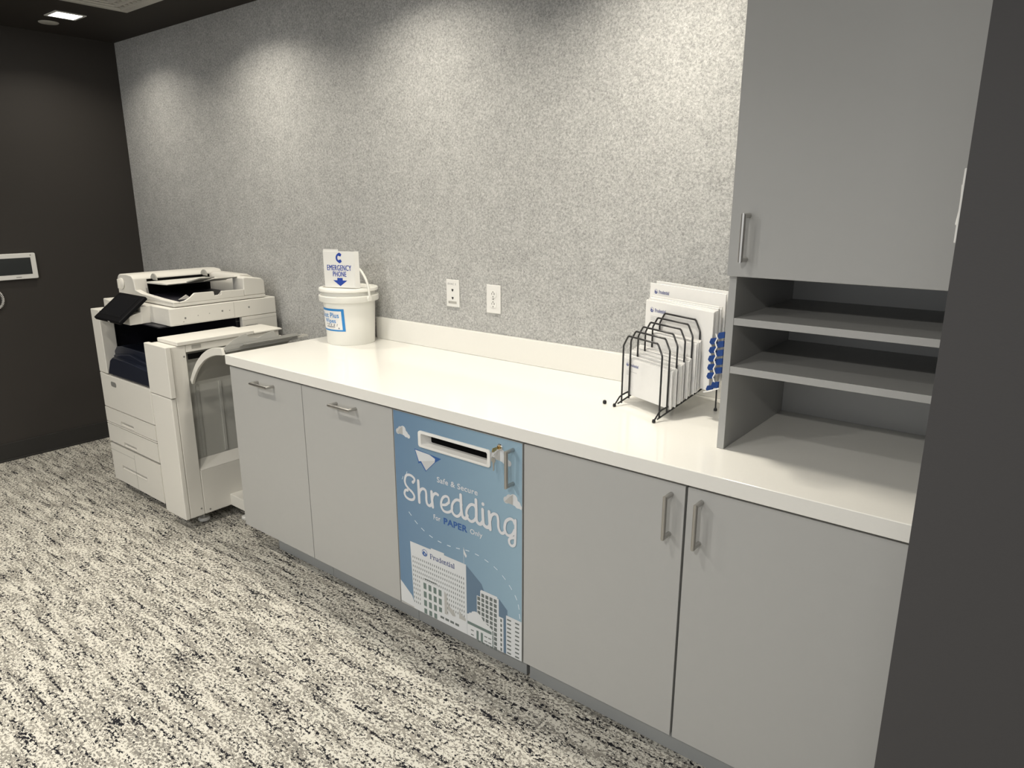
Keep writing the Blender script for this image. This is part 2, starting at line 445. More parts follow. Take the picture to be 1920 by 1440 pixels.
# shredding cabinet: door with a paper slot and a printed front
c3 = thing('shredding_cabinet', 'cabinet with blue printed door, paper slot and key lock', 'cabinet', (1.64, .33, 0))
carcass(c3, X2 + .0005, X3 - .0005)
kick(c3, X2 + .0005, 1.876, .098)
SX0, SX1, SZ0, SZ1 = 1.497, 1.790, .766, .806
dx0, dx1 = X2 + .003, X3 - .003
mb = MB().box(dx0, SX0, YD, YD + .019, ZB, ZT, 'laminate').box(SX1, dx1, YD, YD + .019, ZB, ZT).box(SX0, SX1, YD, YD + .019, ZB, SZ0).box(SX0, SX1, YD, YD + .019, SZ1, ZT)
sd = obj('door', mb, c3)
def rrect(x0, z0, x1, z1, r, k=5):
    out = []
    for cx, cz, a0 in ((x1 - r, z0 + r, -90), (x1 - r, z1 - r, 0), (x0 + r, z1 - r, 90), (x0 + r, z0 + r, 180)):
        for i in range(k + 1):
            a = R(a0 + 90 * i / k); out.append((cx + r * math.cos(a), cz + r * math.sin(a)))
    return out
# slot surround: flange ring and funnel
out_ = rrect(1.484, .757, 1.801, .815, .010); in_ = rrect(1.498, .7665, 1.789, .8055, .006); inb = rrect(1.512, .769, 1.785, .803, .005)
n = len(out_); mb = MB()
rings = [[(p[0], YD - .0004, p[1]) for p in out_], [(p[0], YD - .0050, p[1]) for p in rrect(1.4845, .7575, 1.8005, .8145, .0095)], [(p[0], YD - .0060, p[1]) for p in rrect(1.4865, .7595, 1.7985, .8125, .0085)],
         [(p[0], YD - .0055, p[1]) for p in in_], [(p[0], YD + .030, p[1]) for p in inb]]
vs = [p for r_ in rings for p in r_]
mb.add(vs, [(i * n + j, i * n + (j + 1) % n, (i + 1) * n + (j + 1) % n, (i + 1) * n + j) for i in range(4) for j in range(n)], 'plastic')
sl = obj('slot_frame', mb, sd, smooth_=True, label='white plastic frame around the paper slot')
obj('slot_shade_plate', MB().box(1.508, 1.789, YD + .0302, YD + .033, .766, .806, 'black'), sl)  # black plate stands in for the shade inside the slot

# printed artwork on the door (flat print, layer upon layer)
Y = YD
P = MB()
def lay(k): return Y - .0002 - .00011 * k
for (a, b_, c, d) in ((dx0 + .001, ZB + .008, SX0, ZT - .001), (SX1, ZB + .001, dx1 - .001, ZT - .001), (SX0, ZB + .001, SX1, SZ0), (SX0, SZ1, SX1, ZT - .001)):
    P.rect(a, b_, c, d, lay(0), 'poster_sky')
BZ = ZB + .001
PW, PS, PT = 'poster_white', 'poster_shadow', 'poster_teal'
P.flat([(1.687, .387), (1.755, .340), (1.775, .30), (1.775, BZ), (1.687, BZ)], lay(1), PS)
P.flat([(1.828, .315), (1.864, .285), (1.864, BZ), (1.828, BZ)], lay(1), PS)
P.flat([(1.362, .216), (1.420, .172), (1.44, BZ + .004), (1.362, BZ + .008)], lay(1), PW)
P.flat([(1.4208, .388), (1.524, .3885), (1.524, .394), (1.587, .395), (1.587, .388), (1.6875, .387), (1.6875, BZ), (1.43, BZ)], lay(2), PW)
for r_ in range(11):
    z = .331 - .0177 * r_
    for c_ in range(26):
        x = 1.4325 + .00972 * c_
        if r_ > 4 and 1.468 < x < 1.582: continue
        if z < .20 and x > 1.60 - (.2 - z) * 0: 
            if z < .178 + (x - 1.6) * .05: continue
        if z < .145: continue
        P.rect(x - .0016, z - .0042, x + .0016, z + .0042, lay(3), 'poster_window')
P.rect(1.487, .2615, 1.548, .2655, lay(3), 'poster_window')
# second building
P.flat([(1.475, .256), (1.583, .256), (1.583, BZ), (1.475, BZ)], lay(3.4), PW)
P.flat([(1.583, .250), (1.596, .240), (1.596, .15), (1.583, .145)], lay(3.6), 'poster_fold')
for r_ in range(4):
    for c_ in range(4):
        x, z = 1.4815 + .0247 * c_, .247 - .034 * r_
        P.rect(x, max(BZ + .001, z - .024), x + .0145, z, lay(4), PT)
# flags in front of the building
P.rect(1.5985, .15, 1.600, .215, lay(5), 'poster_fold')
P.flat([(1.60, .214), (1.612, .196), (1.628, .190), (1.636, .172), (1.622, .168), (1.60, .184)], lay(5), 'poster_fold')
P.flat([(1.652, .205), (1.664, .192), (1.682, .182), (1.682, .150), (1.668, .156), (1.652, .168)], lay(5), 'poster_fold')
# low wings
P.flat([(1.553, .160), (1.60, .163), (1.627, .163), (1.655, .172), (1.684, .172), (1.684, BZ), (1.553, BZ)], lay(5.4), PW)
for c_ in range(4): P.rect(1.562 + .0235 * c_, .138, 1.580 + .0235 * c_, .147, lay(6), 'poster_window')
# tower
P.flat([(1.7335, .291), (1.7335, BZ), (1.828, BZ), (1.828, .312), (1.822, .312), (1.822, .318), (1.752, .318), (1.752, .314), (1.749, .314), (1.749, .291)], lay(2), PW)
for r_ in range(11):
    for c_ in range(5):
        if c_ == 0 and r_ == 0: continue
        x, z = 1.738 + .0178 * c_, .306 - .0175 * r_
        P.rect(x - .002, z - .013, x + .0105, z, lay(3), 'poster_window')
P.flat([(1.828, .250), (1.8475, .250), (1.8475, BZ), (1.828, BZ)], lay(2.5), PW)
for r_ in range(7): P.rect(1.8345, .233 - .0178 * r_, 1.8415, .244 - .0178 * r_, lay(3), 'poster_window')
# pediment hall
P.flat([(1.6885, BZ), (1.6885, .205), (1.697, .208), (1.70, .214), (1.708, .215), (1.712, .222), (1.724, .227), (1.738, .227), (1.752, .219), (1.762, .205), (1.80, .188), (1.80, BZ)], lay(4), PW)
P.rect(1.690, .168, 1.797, .179, lay(5), PT)
for x in (1.730, 1.749): P.rect(x, BZ, x + .010, .158, lay(5), PT)
for x in (1.705, 1.765, 1.782):
    for z in (.152, .135): P.rect(x, z - .004, x + .013, z, lay(5), 'poster_window')
P.rect(1.801, BZ, 1.8045, .185, lay(5), PT)
# right hand block
P.flat([(1.8585, .266), (dx1 - .0012, .266), (dx1 - .0012, BZ), (1.8585, BZ)], lay(2), PW)
for r_ in range(9):
    for x in (1.8625, 1.8955): P.rect(x, .250 - .0152 * r_, x + .0165, .2555 - .0152 * r_, lay(3), 'poster_window')
# flag pole, dashed flight path
P.rect(1.6775, .387, 1.6787, .447, lay(2), PW)
P.flat([(1.6787, .444), (1.684, .432), (1.692, .421), (1.688, .412), (1.6787, .424)], lay(2), PW)
dsh = [(1.427, .495), (1.456, .471), (1.488, .453), (1.527, .439), (1.568, .432), (1.611, .431), (1.653, .435), (1.695, .441), (1.737, .440), (1.778, .432), (1.816, .419), (1.850, .398), (1.877, .373), (1.899, .345), (1.910, .316), (1.914, .284)]
for i, (x, z) in enumerate(dsh):
    a, b_ = dsh[max(0, i - 1)], dsh[min(len(dsh) - 1, i + 1)]
    dd = math.hypot(b_[0] - a[0], b_[1] - a[1]); tx, tz = (b_[0] - a[0]) / dd, (b_[1] - a[1]) / dd
    l_, h_ = .0085, .0013
    P.flat([(x - tx * l_ - tz * h_, z - tz * l_ + tx * h_), (x + tx * l_ - tz * h_, z + tz * l_ + tx * h_), (x + tx * l_ + tz * h_, z + tz * l_ - tx * h_), (x - tx * l_ + tz * h_, z - tz * l_ - tx * h_)], lay(3), 'poster_dash')
for x, z in ((1.417, .645), (1.396, .622)):
    P.flat([(x - .004, z - .007), (x - .002, z - .007), (x + .004, z + .006), (x + .002, z + .006)], lay(3), 'poster_dash')
# clouds with a folded centre line
def cloud(x, z, s_, clip=9):
    for (cx, cz, r_) in ((-.026, .002, .012), (-.012, .010, .015), (.004, .014, .016), (.020, -.002, .013), (.034, -.008, .009)):
        if x + (cx + r_) * s_ > clip: r_ = max(.004, (clip - x) / s_ - cx)
        P.disc(x + cx * s_, z + cz * s_, r_ * s_, lay(3 + cx), 'poster_white2' if cx < 0.003 else PW)
    hi = min(x + .040 * s_, clip)
    P.flat([(x - .034 * s_, z - .006 * s_), (x + .001, z - .008 * s_), (x + .001, z + .028 * s_), (x - .010 * s_, z + .020 * s_)], lay(3.5), 'poster_fold')
    P.flat([(x + .001, z - .008 * s_), (hi, z - .016 * s_), (hi, z - .004 * s_), (x + .008 * s_, z + .024 * s_), (x + .001, z + .028 * s_)], lay(3.5), PW)
cloud(1.405, .788, .85); cloud(1.836, .797, 1.05); cloud(1.886, .665, .95, dx1 - .002)
# paper plane
P.flat([(1.461, .744), (1.478, .700), (1.477, .694), (1.489, .700), (1.512, .673), (1.558, .716), (1.586, .735), (1.534, .739)], lay(3), 'poster_blue')
P.flat([(1.465, .741), (1.481, .703), (1.491, .706), (1.514, .677), (1.556, .717), (1.558, .729), (1.532, .738)], lay(4), 'poster_white2')
P.flat([(1.465, .741), (1.481, .703), (1.556, .722), (1.558, .729), (1.532, .738)], lay(5), PW)
# lettering
strokes = {
'S': [(1.45, .618), (1.456, .631), (1.446, .639), (1.43, .641), (1.414, .634), (1.407, .615), (1.411, .600), (1.426, .588), (1.442, .580), (1.452, .567), (1.446, .554), (1.428, .549), (1.41, .554), (1.403, .565), (1.408, .578), (1.42, .582)],
'h': [(1.474, .63), (1.475, .592), (1.476, .552)],
'h2': [(1.477, .584), (1.483, .598), (1.495, .607), (1.507, .605), (1.511, .593), (1.511, .57), (1.515, .556), (1.527, .553), (1.537, .564)],
'r': [(1.537, .607), (1.538, .58), (1.541, .553)], 'r2': [(1.539, .581), (1.545, .597), (1.556, .606), (1.567, .604)],
'e0': [(1.586, .5735), (1.602, .578), (1.616, .590)],
'e': [(1.617, .590), (1.616, .606), (1.603, .609), (1.589, .599), (1.581, .58), (1.583, .563), (1.594, .553), (1.612, .554), (1.628, .565), (1.632, .579)],
'd': [(1.674, .599), (1.666, .61), (1.649, .608), (1.634, .591), (1.63, .57), (1.636, .556), (1.651, .551), (1.665, .56), (1.674, .577)],
'd2': [(1.671, .632), (1.672, .59), (1.675, .566), (1.681, .556), (1.692, .556), (1.699, .568)],
'D': [(1.738, .601), (1.73, .612), (1.714, .61), (1.699, .592), (1.695, .572), (1.701, .558), (1.716, .552), (1.73, .561), (1.738, .575)],
'D2': [(1.737, .633), (1.738, .593), (1.738, .566), (1.745, .555), (1.756, .555), (1.764, .565)],
'i': [(1.765, .608), (1.766, .582), (1.768, .561), (1.775, .553), (1.787, .553), (1.795, .564)],
'n': [(1.792, .608), (1.794, .577), (1.796, .549)],
'n2': [(1.796, .58), (1.802, .598), (1.813, .607), (1.825, .605), (1.829, .59), (1.83, .567), (1.837, .553), (1.847, .551), (1.858, .561)],
'g': [(1.895, .598), (1.888, .608), (1.875, .608), (1.86, .595), (1.855, .572), (1.86, .556), (1.872, .551), (1.886, .559), (1.895, .576)],
'g2': [(1.898, .610), (1.898, .577), (1.897, .545), (1.895, .528), (1.885, .520), (1.875, .525), (1.873, .537), (1.880, .545)],
'g3': [(1.880, .545), (1.896, .552)]}
for i, (k, pts) in enumerate(strokes.items()):
    wd = .0092 if k in ('S', 'e', 'e0', 'g2', 'g3') else .0118 if k in ('h', 'd2', 'D2', 'r', 'n', 'i') else .0100
    P.ribbon(pts, wd, lay(5) - .00008 * i, 'poster_letter')
P.disc(1.766, .6265, .0062, lay(5), 'poster_letter'); P.disc(1.449, .619, .0060, lay(5) - .0015, 'poster_letter'); P.disc(1.420, .582, .0058, lay(5) - .0015, 'poster_letter')
P.text('Safe & Secure', (1.564, .6495, 1.744, .6685), lay(5), 'poster_letter', .012)
P.text('For', (1.543, .5085, 1.575, .527), lay(5), 'poster_letter', .012)
P.text('PAPER', (1.590, .506, 1.697, .5285), lay(5), 'poster_blue', .03)
P.text('Only', (1.709, .508, 1.762, .525), lay(5), 'poster_letter', .012)

# serif wordmark drawn with strokes: x advance, list of (polyline, thick?)
def wordmark(mb, x, z, h, y, m, wd_total):
    # unit: x-height 1, ascender 1.45
    T, t = .26, .12
    G_ = {'P': (1.15, [([(.2, 0), (.2, 1.42)], T), ([(.2, 1.36), (.75, 1.34), (.98, 1.05), (.75, .72), (.2, .70)], .17), ([(0, .04), (.5, .04)], t), ([(0, 1.38), (.3, 1.38)], t)]),
          'r': (.78, [([(.2, 0), (.2, .95)], T), ([(.2, .65), (.42, .92), (.65, .90)], .18), ([(0, .04), (.45, .04)], t), ([(0, .93), (.2, .93)], t)]),
          'u': (1.08, [([(.2, .95), (.2, .3), (.4, .06), (.75, .2)], .22), ([(.8, 0), (.8, .95)], T), ([(.8, .04), (1.0, .04)], t), ([(0, .93), (.2, .93)], t), ([(.6, .93), (.8, .93)], t)]),
          'd': (1.08, [([(.8, 0), (.8, 1.42)], T), ([(.78, .8), (.5, .95), (.2, .75), (.15, .45), (.25, .12), (.5, .04), (.78, .2)], .17), ([(.8, .04), (1.0, .04)], t), ([(.6, 1.4), (.8, 1.4)], t)]),
          'e': (.92, [([(.15, .55), (.75, .55), (.7, .85), (.45, .96), (.18, .75), (.13, .42), (.3, .08), (.6, .05), (.8, .22)], .17)]),
          'n': (1.1, [([(.2, 0), (.2, .95)], T), ([(.2, .65), (.45, .93), (.7, .88), (.8, .6), (.8, 0)], .21), ([(0, .04), (.4, .04)], t), ([(.62, .04), (1.0, .04)], t), ([(0, .93), (.2, .93)], t)]),
          't': (.68, [([(.25, 1.2), (.25, .25), (.38, .06), (.58, .12)], .22), ([(.02, .9), (.55, .9)], t)]),
          'i': (.56, [([(.23, 0), (.23, .95)], T), ([(.02, .04), (.44, .04)], t), ([(.02, .93), (.22, .93)], t), ([(.2, 1.3), (.26, 1.3)], .28)]),
          'a': (.95, [([(.15, .75), (.35, .95), (.62, .88), (.68, .6), (.68, .1), (.88, .04)], .22), ([(.66, .6), (.35, .5), (.15, .28), (.28, .04), (.5, .06), (.66, .25)], .17)]),
          'l': (.55, [([(.23, 0), (.23, 1.42)], T), ([(.02, .04), (.44, .04)], t), ([(.02, 1.4), (.22, 1.4)], t)])}
    tot = sum(G_[c][0] for c in 'Prudential'); kx = wd_total / tot; kz = h / 1.45
    for c in 'Prudential':
        adv, st = G_[c]
        for j, (pl, tw) in enumerate(st): mb.ribbon([(x + a * kx, z + b * kz) for a, b in pl], tw * kz * .95, y - .00004 * (j % 3), m)
        x += adv * kx
def rock(mb, x, z, r, y, m, back):
    mb.disc(x, z, r, y, m, 28); mb.disc(x, z, r * .86, y - .00005, back, 28)
    q = [(-.80, -.25), (-.62, .0), (-.52, .40), (-.30, .62), (-.22, .42), (.08, .30), (.30, .08), (.60, .02), (.80, -.30), (.62, -.55), (.25, -.80), (-.20, -.82), (-.60, -.60)]
    mb.flat([(x + a * r, z + b * r) for a, b in q], y - .0001, m)
    mb.flat([(x + a * r, z + b * r) for a, b in [(.0, -.05), (.35, -.35), (.1, -.45), (.45, -.60), (-.05, -.50), (-.25, -.30)]], y - .00015, back)
rock(P, 1.493, .3655, .0135, lay(5), 'poster_blue', PW)
wordmark(P, 1.5195, .3535, .0175, lay(6), 'poster_navy', .117)
po = obj('printed_poster', P, sd, label='blue print with skyline, paper plane and white lettering')
# lock and keys
lk = obj('lock', MB().lathe([(.0105, 0), (.0105, -.003), (.0085, -.0045), (.0085, -.0055), (.004, -.0055)], (1.838, YD - .0002, .834), 'y', 24, 'chrome'), sd, smooth_=True)
ky = MB().lathe([(.0062, 0), (.0062, -.004), (.003, -.005)], (1.838, YD - .0055, .834), 'y', 20, 'brass')
ky.box(1.837, 1.839, YD - .020, YD - .007, .831, .837, 'brass')
ky.prism([(YD - .018, .8285), (YD - .036, .8255), (YD - .040, .832), (YD - .036, .8395), (YD - .018, .8385)], 'x', 1.8372, 1.8388, 'brass')
obj('key', ky, lk, bevel=.0003, label='brass key standing in the lock')
hk = MB()
cx, cz, yy = 1.8365, .8195, YD - .033
hk.tube([(cx + .0012 * math.cos(t * .5236), yy + .0075 * math.cos(t * .5236), cz + .0115 * math.sin(t * .5236)) for t in range(12)], .0006, 'chrome', 6, True)
hk.prism([(1.830, .808), (1.841, .808), (1.844, .798), (1.839, .790), (1.8385, .768), (1.8345, .764), (1.8325, .790), (1.827, .798)], 'y', YD - .031, YD - .029, 'steel')
obj('spare_key', hk, lk, label='spare key hanging on a thin ring')
vpull(sd, 1.888, .728, .836)

# ---------------------------------------------------------------- upper cabinet with open shelves
XU0, YU, ZU = 2.4375, .196, 1.373
uc = thing('wall_cabinet', 'tall grey upper cabinet with open paper shelves standing on the countertop', 'cabinet', (2.70, .43, H))
obj('side_panel', MB().box(XU0, XU0 + .0195, YU, YW - .002, H + .0005, CEIL - .002, 'laminate'), uc, bevel=.001)
obj('back_panel', MB().box(XU0 + .020, WX - .002, .651, YW - .002, H + .0005, 2.45, 'laminate'), uc)
obj('cabinet_floor', MB().box(XU0 + .020, WX - .0225, YU + .001, .650, ZU + .002, ZU + .020, 'laminate'), uc)
obj('cabinet_top', MB().box(XU0 + .020, WX - .0225, YU + .001, .650, 2.45, CEIL - .002, 'laminate'), uc)
obj('side_panel', MB().box(WX - .0215, WX - .002, YU, .650, H + .0005, CEIL - .002, 'laminate'), uc, bevel=.001)
for z in (1.249, 1.123):
    obj('shelf', MB().box(XU0 + .020, WX - .022, YU, .650, z, z + .0185, 'laminate'), uc, bevel=.0008)
ud = obj('door', MB().box(XU0 + .0005, WX - .003, YU - .0205, YU - .0015, ZU + .001, CEIL - .006, 'laminate'), uc, bevel=.0012)
vpull(ud, 2.483, 1.417, 1.522, YU - .0205, .034)

# ---------------------------------------------------------------- outlets on the felt wall
def plate_outlet(x, z, kind, label):
    t = thing('wall_outlet' if kind else 'data_outlet', label, 'outlet', (x, YW, z))
    w_, h_ = .0375, .0585
    obj('cover_plate', MB().box(x - w_, x + w_, YW - .006, YW - .0003, z - h_, z + h_, 'plastic'), t, bevel=.0025)
    yf = YW - .0062
    if kind:
        for s_ in (-1, 1):
            cz = z + s_ * .0205
            f = obj('socket', MB().prism(rrect(x - .0165, cz - .0140, x + .0165, cz + .0140, .009), 'y', yf - .0016, yf, 'plastic'), t, bevel=.0005)
            d_ = MB().box(x - .0075, x - .0055, yf - .0020, yf - .0016, cz - .002, cz + .006, 'outlet_dark').box(x + .0050, x + .0075, yf - .0020, yf - .0016, cz - .002, cz + .006).lathe([(.0024, 0), (.0024, -.0004)], (x, yf - .0016, cz + .0098), 'y', 12)
            d_.lathe([(.0024, 0), (.0024, -.0004)], (x, yf - .0016, cz - .0095), 'y', 12)
            obj('socket_holes', d_, f)
        obj('screw', MB().lathe([(.003, 0), (.003, -.0008)], (x, yf, z), 'y', 12, 'steel'), t)
    else:
        d_ = MB()
        d_.text('EVAC 3', (x - .027, z + .036, x + .020, z + .044), yf, 'ink_grey', .01)
        obj('plate_lettering', d_, t)
        for cz in (z + .013, z - .021):
            obj('socket_hole', MB().prism([(x - .006, cz + .002), (x - .004, cz + .006), (x, cz + .005), (x + .004, cz + .006), (x + .006, cz + .002), (x + .001, cz - .0055), (x - .001, cz - .0055)], 'y', yf - .0005, yf, 'outlet_dark'), t)
        obj('label_slot', MB().box(x - .023, x + .023, yf - .0006, yf, z - .044, z - .034, 'vent_white').box(x - .023, x - .0215, yf - .0009, yf, z - .044, z - .034, 'outlet_dark'), t)
    return t
plate_outlet(1.0285, 1.166, 0, 'white data outlet plate on the felt wall, nearer the bucket')
plate_outlet(1.257, 1.160, 1, 'white duplex power outlet on the felt wall, right of the data plate')

# switch plate on the right wall's face, seen edge-on
sp = thing('light_switch', 'white switch plate seen edge-on at the charcoal wall end', 'switch', (WX, -.16, 1.55))
obj('cover_plate', MB().box(WX - .0042, WX - .0003, -.198, -.125, 1.492, 1.608, 'plastic'), sp, bevel=.0015)
obj('switch_rocker', MB().prism([(WX - .0043, 1.517), (WX - .0085, 1.521), (WX - .0058, 1.550), (WX - .0075, 1.583), (WX - .0043, 1.583)], 'y', -.178, -.144, 'plastic'), sp)

# ---------------------------------------------------------------- ceiling fittings
for i, (lx, ly, kind) in enumerate(DOWNLIGHTS):
    lab = 'small square recessed ceiling light, glowing white, near the dark left wall' if i == 0 else 'square ceiling light out of the frame, %s' % (
        ['', 'second along the felt wall', 'third along the felt wall', 'above the open shelves', 'left one of the aisle row', 'middle one of the aisle row', 'right one of the aisle row', 'rear left of the camera, added front light', 'rear above the camera, added front light'][i])
    t = thing('ceiling_light', lab, 'light', (lx, ly, CEIL), 'square recessed ceiling lights')
    a, b_ = .076, .062; z0, z1 = CEIL - .004, CEIL - .0003
    mb = MB().box(lx - a, lx + a, ly - a, ly - b_, z0, z1, 'plastic').box(lx - a, lx + a, ly + b_, ly + a, z0, z1).box(lx - a, lx - b_, ly - b_, ly + b_, z0, z1).box(lx + b_, lx + a, ly - b_, ly + b_, z0, z1)
    obj('trim_frame', mb, t)
    obj('diffuser', MB().box(lx - b_, lx + b_, ly - b_, ly + b_, CEIL - .0025, CEIL - .0004, 'lamp_face'), t)
    lo = LIGHT_JOBS[i][0]; lo.parent = t; lo.location = (0, 0, -.008)
hd = obj('ceiling_cover', MB().lathe([(.050, 0), (.050, -.002), (.046, -.005), (.020, -.007), (.002, -.0072)], (-1.555, .207, CEIL - .0003), 'z', 32, 'vent_white'), smooth_=True)
tag(hd, 'flat round grey sprinkler cover on the dark ceiling beside the square light', 'sprinkler')
vt = thing('air_vent', 'white square air diffuser in the dark ceiling at the top edge', 'vent', (-.665, .067, CEIL))
vx, vy, hw = -.665, .067, .30
mb = MB()
for (a, b_, z0, z1) in ((hw, hw - .035, CEIL - .010, CEIL - .0005),):
    mb.box(vx - a, vx + a, vy - a, vy - b_, z0, z1, 'vent_white').box(vx - a, vx + a, vy + b_, vy + a, z0, z1).box(vx - a, vx - b_, vy - b_, vy + b_, z0, z1).box(vx + b_, vx + a, vy - b_, vy + b_, z0, z1)
obj('frame', mb, vt, bevel=.001)
obj('backing', MB().box(vx - hw + .035, vx + hw - .035, vy - hw + .035, vy + hw - .035, CEIL - .0025, CEIL - .0006, 'outlet_dark'), vt)
mb = MB()
for a in (.075, .125, .175, .225):
    for sgn in (-1, 1):
        mb.prism([(vy + sgn * a, CEIL - .004), (vy + sgn * (a + .018), CEIL - .016), (vy + sgn * (a + .030), CEIL - .016), (vy + sgn * (a + .012), CEIL - .004)], 'x', vx - a - .02, vx + a + .02, 'vent_white')
        mb.prism([(vx + sgn * a, CEIL - .004), (vx + sgn * (a + .018), CEIL - .016), (vx + sgn * (a + .030), CEIL - .016), (vx + sgn * (a + .012), CEIL - .004)], 'y', vy - a - .02, vy + a + .02, 'vent_white')
for k in range(-5, 6):
    mb.box(vx + k * .045 - .004, vx + k * .045 + .004, vy - hw + .035, vy + hw - .035, CEIL - .013, CEIL - .003, 'vent_white')
mb.box(vx - .07, vx + .07, vy - .07, vy + .07, CEIL - .014, CEIL - .003, 'vent_white')
obj('louvre', mb, vt)

# ---------------------------------------------------------------- wall tablet and coiled cord
tb = thing('wall_tablet', 'white framed wall tablet with dark screen on the dark left wall', 'tablet', (XL, -.11, 1.17))
f = obj('housing', MB().prism(rrect(-.245, 1.093, .040, 1.245, .008), 'x', XL + .0003, XL + .020, 'plastic'), tb, bevel=.004, seg=3)
obj('screen', MB().box(XL + .0200, XL + .0206, -.205, .011, 1.121, 1.219, 'tablet_glass'), tb)
obj('speaker_slot', MB().box(XL + .0200, XL + .0207, -.078, -.050, 1.104, 1.108, 'label_grey'), tb)
obj('camera_lens', MB().lathe([(.0035, 0), (.0035, .0008)], (XL + .020, .013, 1.232), 'x', 14, 'label_grey'), tb)
ts = []
for i in range(0, 240):
    a = i / 240 * math.pi * 1.25 - math.pi * .62
    cy_, cz_ = -.205 + .042 * math.cos(a), .985 + .055 * math.sin(a)
    b_ = i * .62
    ts.append((XL + .012 + .0062 * math.cos(b_), cy_ + .0062 * math.sin(b_) * math.cos(a), cz_ + .0062 * math.sin(b_) * math.sin(a)))
cd = obj('phone_cord', MB().tube(ts, .0016, 'plastic', 6), smooth_=True)
tag(cd, 'white coiled cord looping at the left edge below the wall tablet', 'cord')

# ---------------------------------------------------------------- bucket of wipes
BX, BY = .506, .529
bk = thing('plastic_bucket', 'white plastic bucket with lid and blue wipes label on the counter', 'bucket', (BX, BY, H))
prof = [(.02, .0025), (.103, .0025), (.1055, 0), (.1075, 0), (.109, .004), (.113, .10), (.1175, .19), (.1185, .195), (.133, .196), (.135, .199), (.1355, .221), (.133, .223), (.120, .224), (.120, .239)]
obj('body', MB().lathe([(.001, .0)] + prof[1:], (BX, BY, H + .0003), 'z', 72, 'bucket'), bk, smooth_=True)
lid = [(.001, .253), (.112, .253), (.114, .256), (.121, .2565), (.124, .2550), (.131, .2545), (.1330, .252), (.1335, .243), (.131, .2410), (.124, .2405), (.1215, .2395), (.001, .2395)][::-1]
obj('lid', MB().lathe(lid, (BX, BY, H + .0003), 'z', 72, 'bucket'), bk, smooth_=True)
# bail handle with ears
ea = R(2); ex, ey = math.cos(ea), math.sin(ea)
pts = []
for i in range(33):
    a = math.pi * i / 32
    pts.append((BX + ex * .139 * math.cos(a), BY + ey * .139 * math.cos(a), H + .212 + .152 * math.sin(a) ** .85))
obj('handle', MB().tube(pts, .0055, 'bucket', 10), bk, smooth_=True)
for s_ in (-1, 1):
    mb = MB()
    c = (BX + s_ * ex * .1365, BY + s_ * ey * .1365, H + .212)
    mb.lathe([(.012, -.004), (.013, 0), (.010, .007), (.004, .0075)] if s_ > 0 else [(.004, -.0075), (.010, -.007), (.013, 0), (.012, .004)], c, 'x', 18, 'bucket')
    obj('handle_ear', mb, bk, smooth_=True)
# curved label: angle measured from +x; the label runs round the front left
def curved(mb, r_at, a0, sign=1):
    """map flat (x = arc length, z) on to the bucket wall"""
    out = []
    for (x, y, z) in mb.v:
        r = r_at(z) + (-y)
        a = a0 + x / r_at(z)
        out.append((BX + r * math.cos(a), BY + r * math.sin(a), z))
    mb.v = out; return mb
rat = lambda z: .1090 + (z - H) * .0455 + .0004
lb = MB()
z0, z1 = H + .066, H + .168
def grid(x0, x1, za, zb, y, m_, k=10, skew=0.0):
    for i in range(k):
        a, b_ = x0 + (x1 - x0) * i / k, x0 + (x1 - x0) * (i + 1) / k
        lb.rect(a, za, b_, zb, y, m_)
grid(-.085, .085, z0, z1, -.0002, 'cyan', 18)
grid(-.072, .072, z0 + .007, z1 - .010, -.0004, 'paper', 16)
lb.text('Dust Plus', (-.058, z1 - .040, .060, z1 - .018), -.0006, 'cyan', .02)
lb.text('Wipes', (-.030, z1 - .064, .042, z1 - .045), -.0006, 'cyan', .02)
for j, (a, b_) in enumerate(((-.02, .05), (-.022, .048), (-.02, .035))):
    grid(a, b_, z0 + .030 - j * .006, z0 + .033 - j * .006, -.0006, 'ink', 4)
grid(-.01, .03, z0 + .013, z0 + .014, -.0006, 'ink_grey', 3)
lb.disc(.055, z0 + .014, .004, -.0006, 'ink_grey', 10)
curved(lb, rat, R(-38.6 - 13.5) - .085 / .118)
obj('label', lb, bk, label='blue and white wipes label')

# emergency phone sign lying against nothing, stood up on the lid
TH = R(20)
sg = thing('emergency_phone_sign', 'white folded emergency phone sign standing on the bucket lid', 'sign', (.518, .472, H + .2575), rotz=TH, local=True)
W_, Hs = .156, .166
fp = obj('front_panel', MB().box(-W_ / 2, W_ / 2, 0, .003, 0, Hs - .005, 'plastic'), sg, bevel=.0008)
obj('side_panel', MB().prism([(W_ / 2 + .0002, .0005), (W_ / 2 + .0032, .0005), (W_ / 2 + .017, .0165), (W_ / 2 + .014, .0165)], 'z', 0, Hs - .004, 'plastic'), sg)
obj('back_panel', MB().box(-W_ / 2, W_ / 2 - .080, .0035, .0060, 0, Hs + .003, 'plastic').box(-W_ / 2 + .004, W_ / 2 + .012, .0168, .0190, 0, Hs - .006), sg)
g = MB(); yy = -.0004
def arcpts(cx, cz, r, a0, a1, k=10): return [(cx + r * math.cos(R(a0 + (a1 - a0) * i / k)), cz + r * math.sin(R(a0 + (a1 - a0) * i / k))) for i in range(k + 1)]
cx, cz = .009, Hs - .034
g.flat(arcpts(cx, cz, .022, 108, 252) + arcpts(cx, cz, .0135, 245, 115), yy, 'blue_ink')
for s_ in (1, -1):
    g.flat([(cx - .007, cz + s_ * .0085), (cx + .0045, cz + s_ * .0065), (cx + .0085, cz + s_ * .017), (cx - .002, cz + s_ * .0235), (cx - .009, cz + s_ * .021)], yy - .0001, 'blue_ink')
for q, dx in enumerate((-.0007, 0, .0007)): g.text('EMERGENCY', (-.0595 + dx, .076, .0635 + dx, .1000), yy - .00006 * q, 'blue_ink')
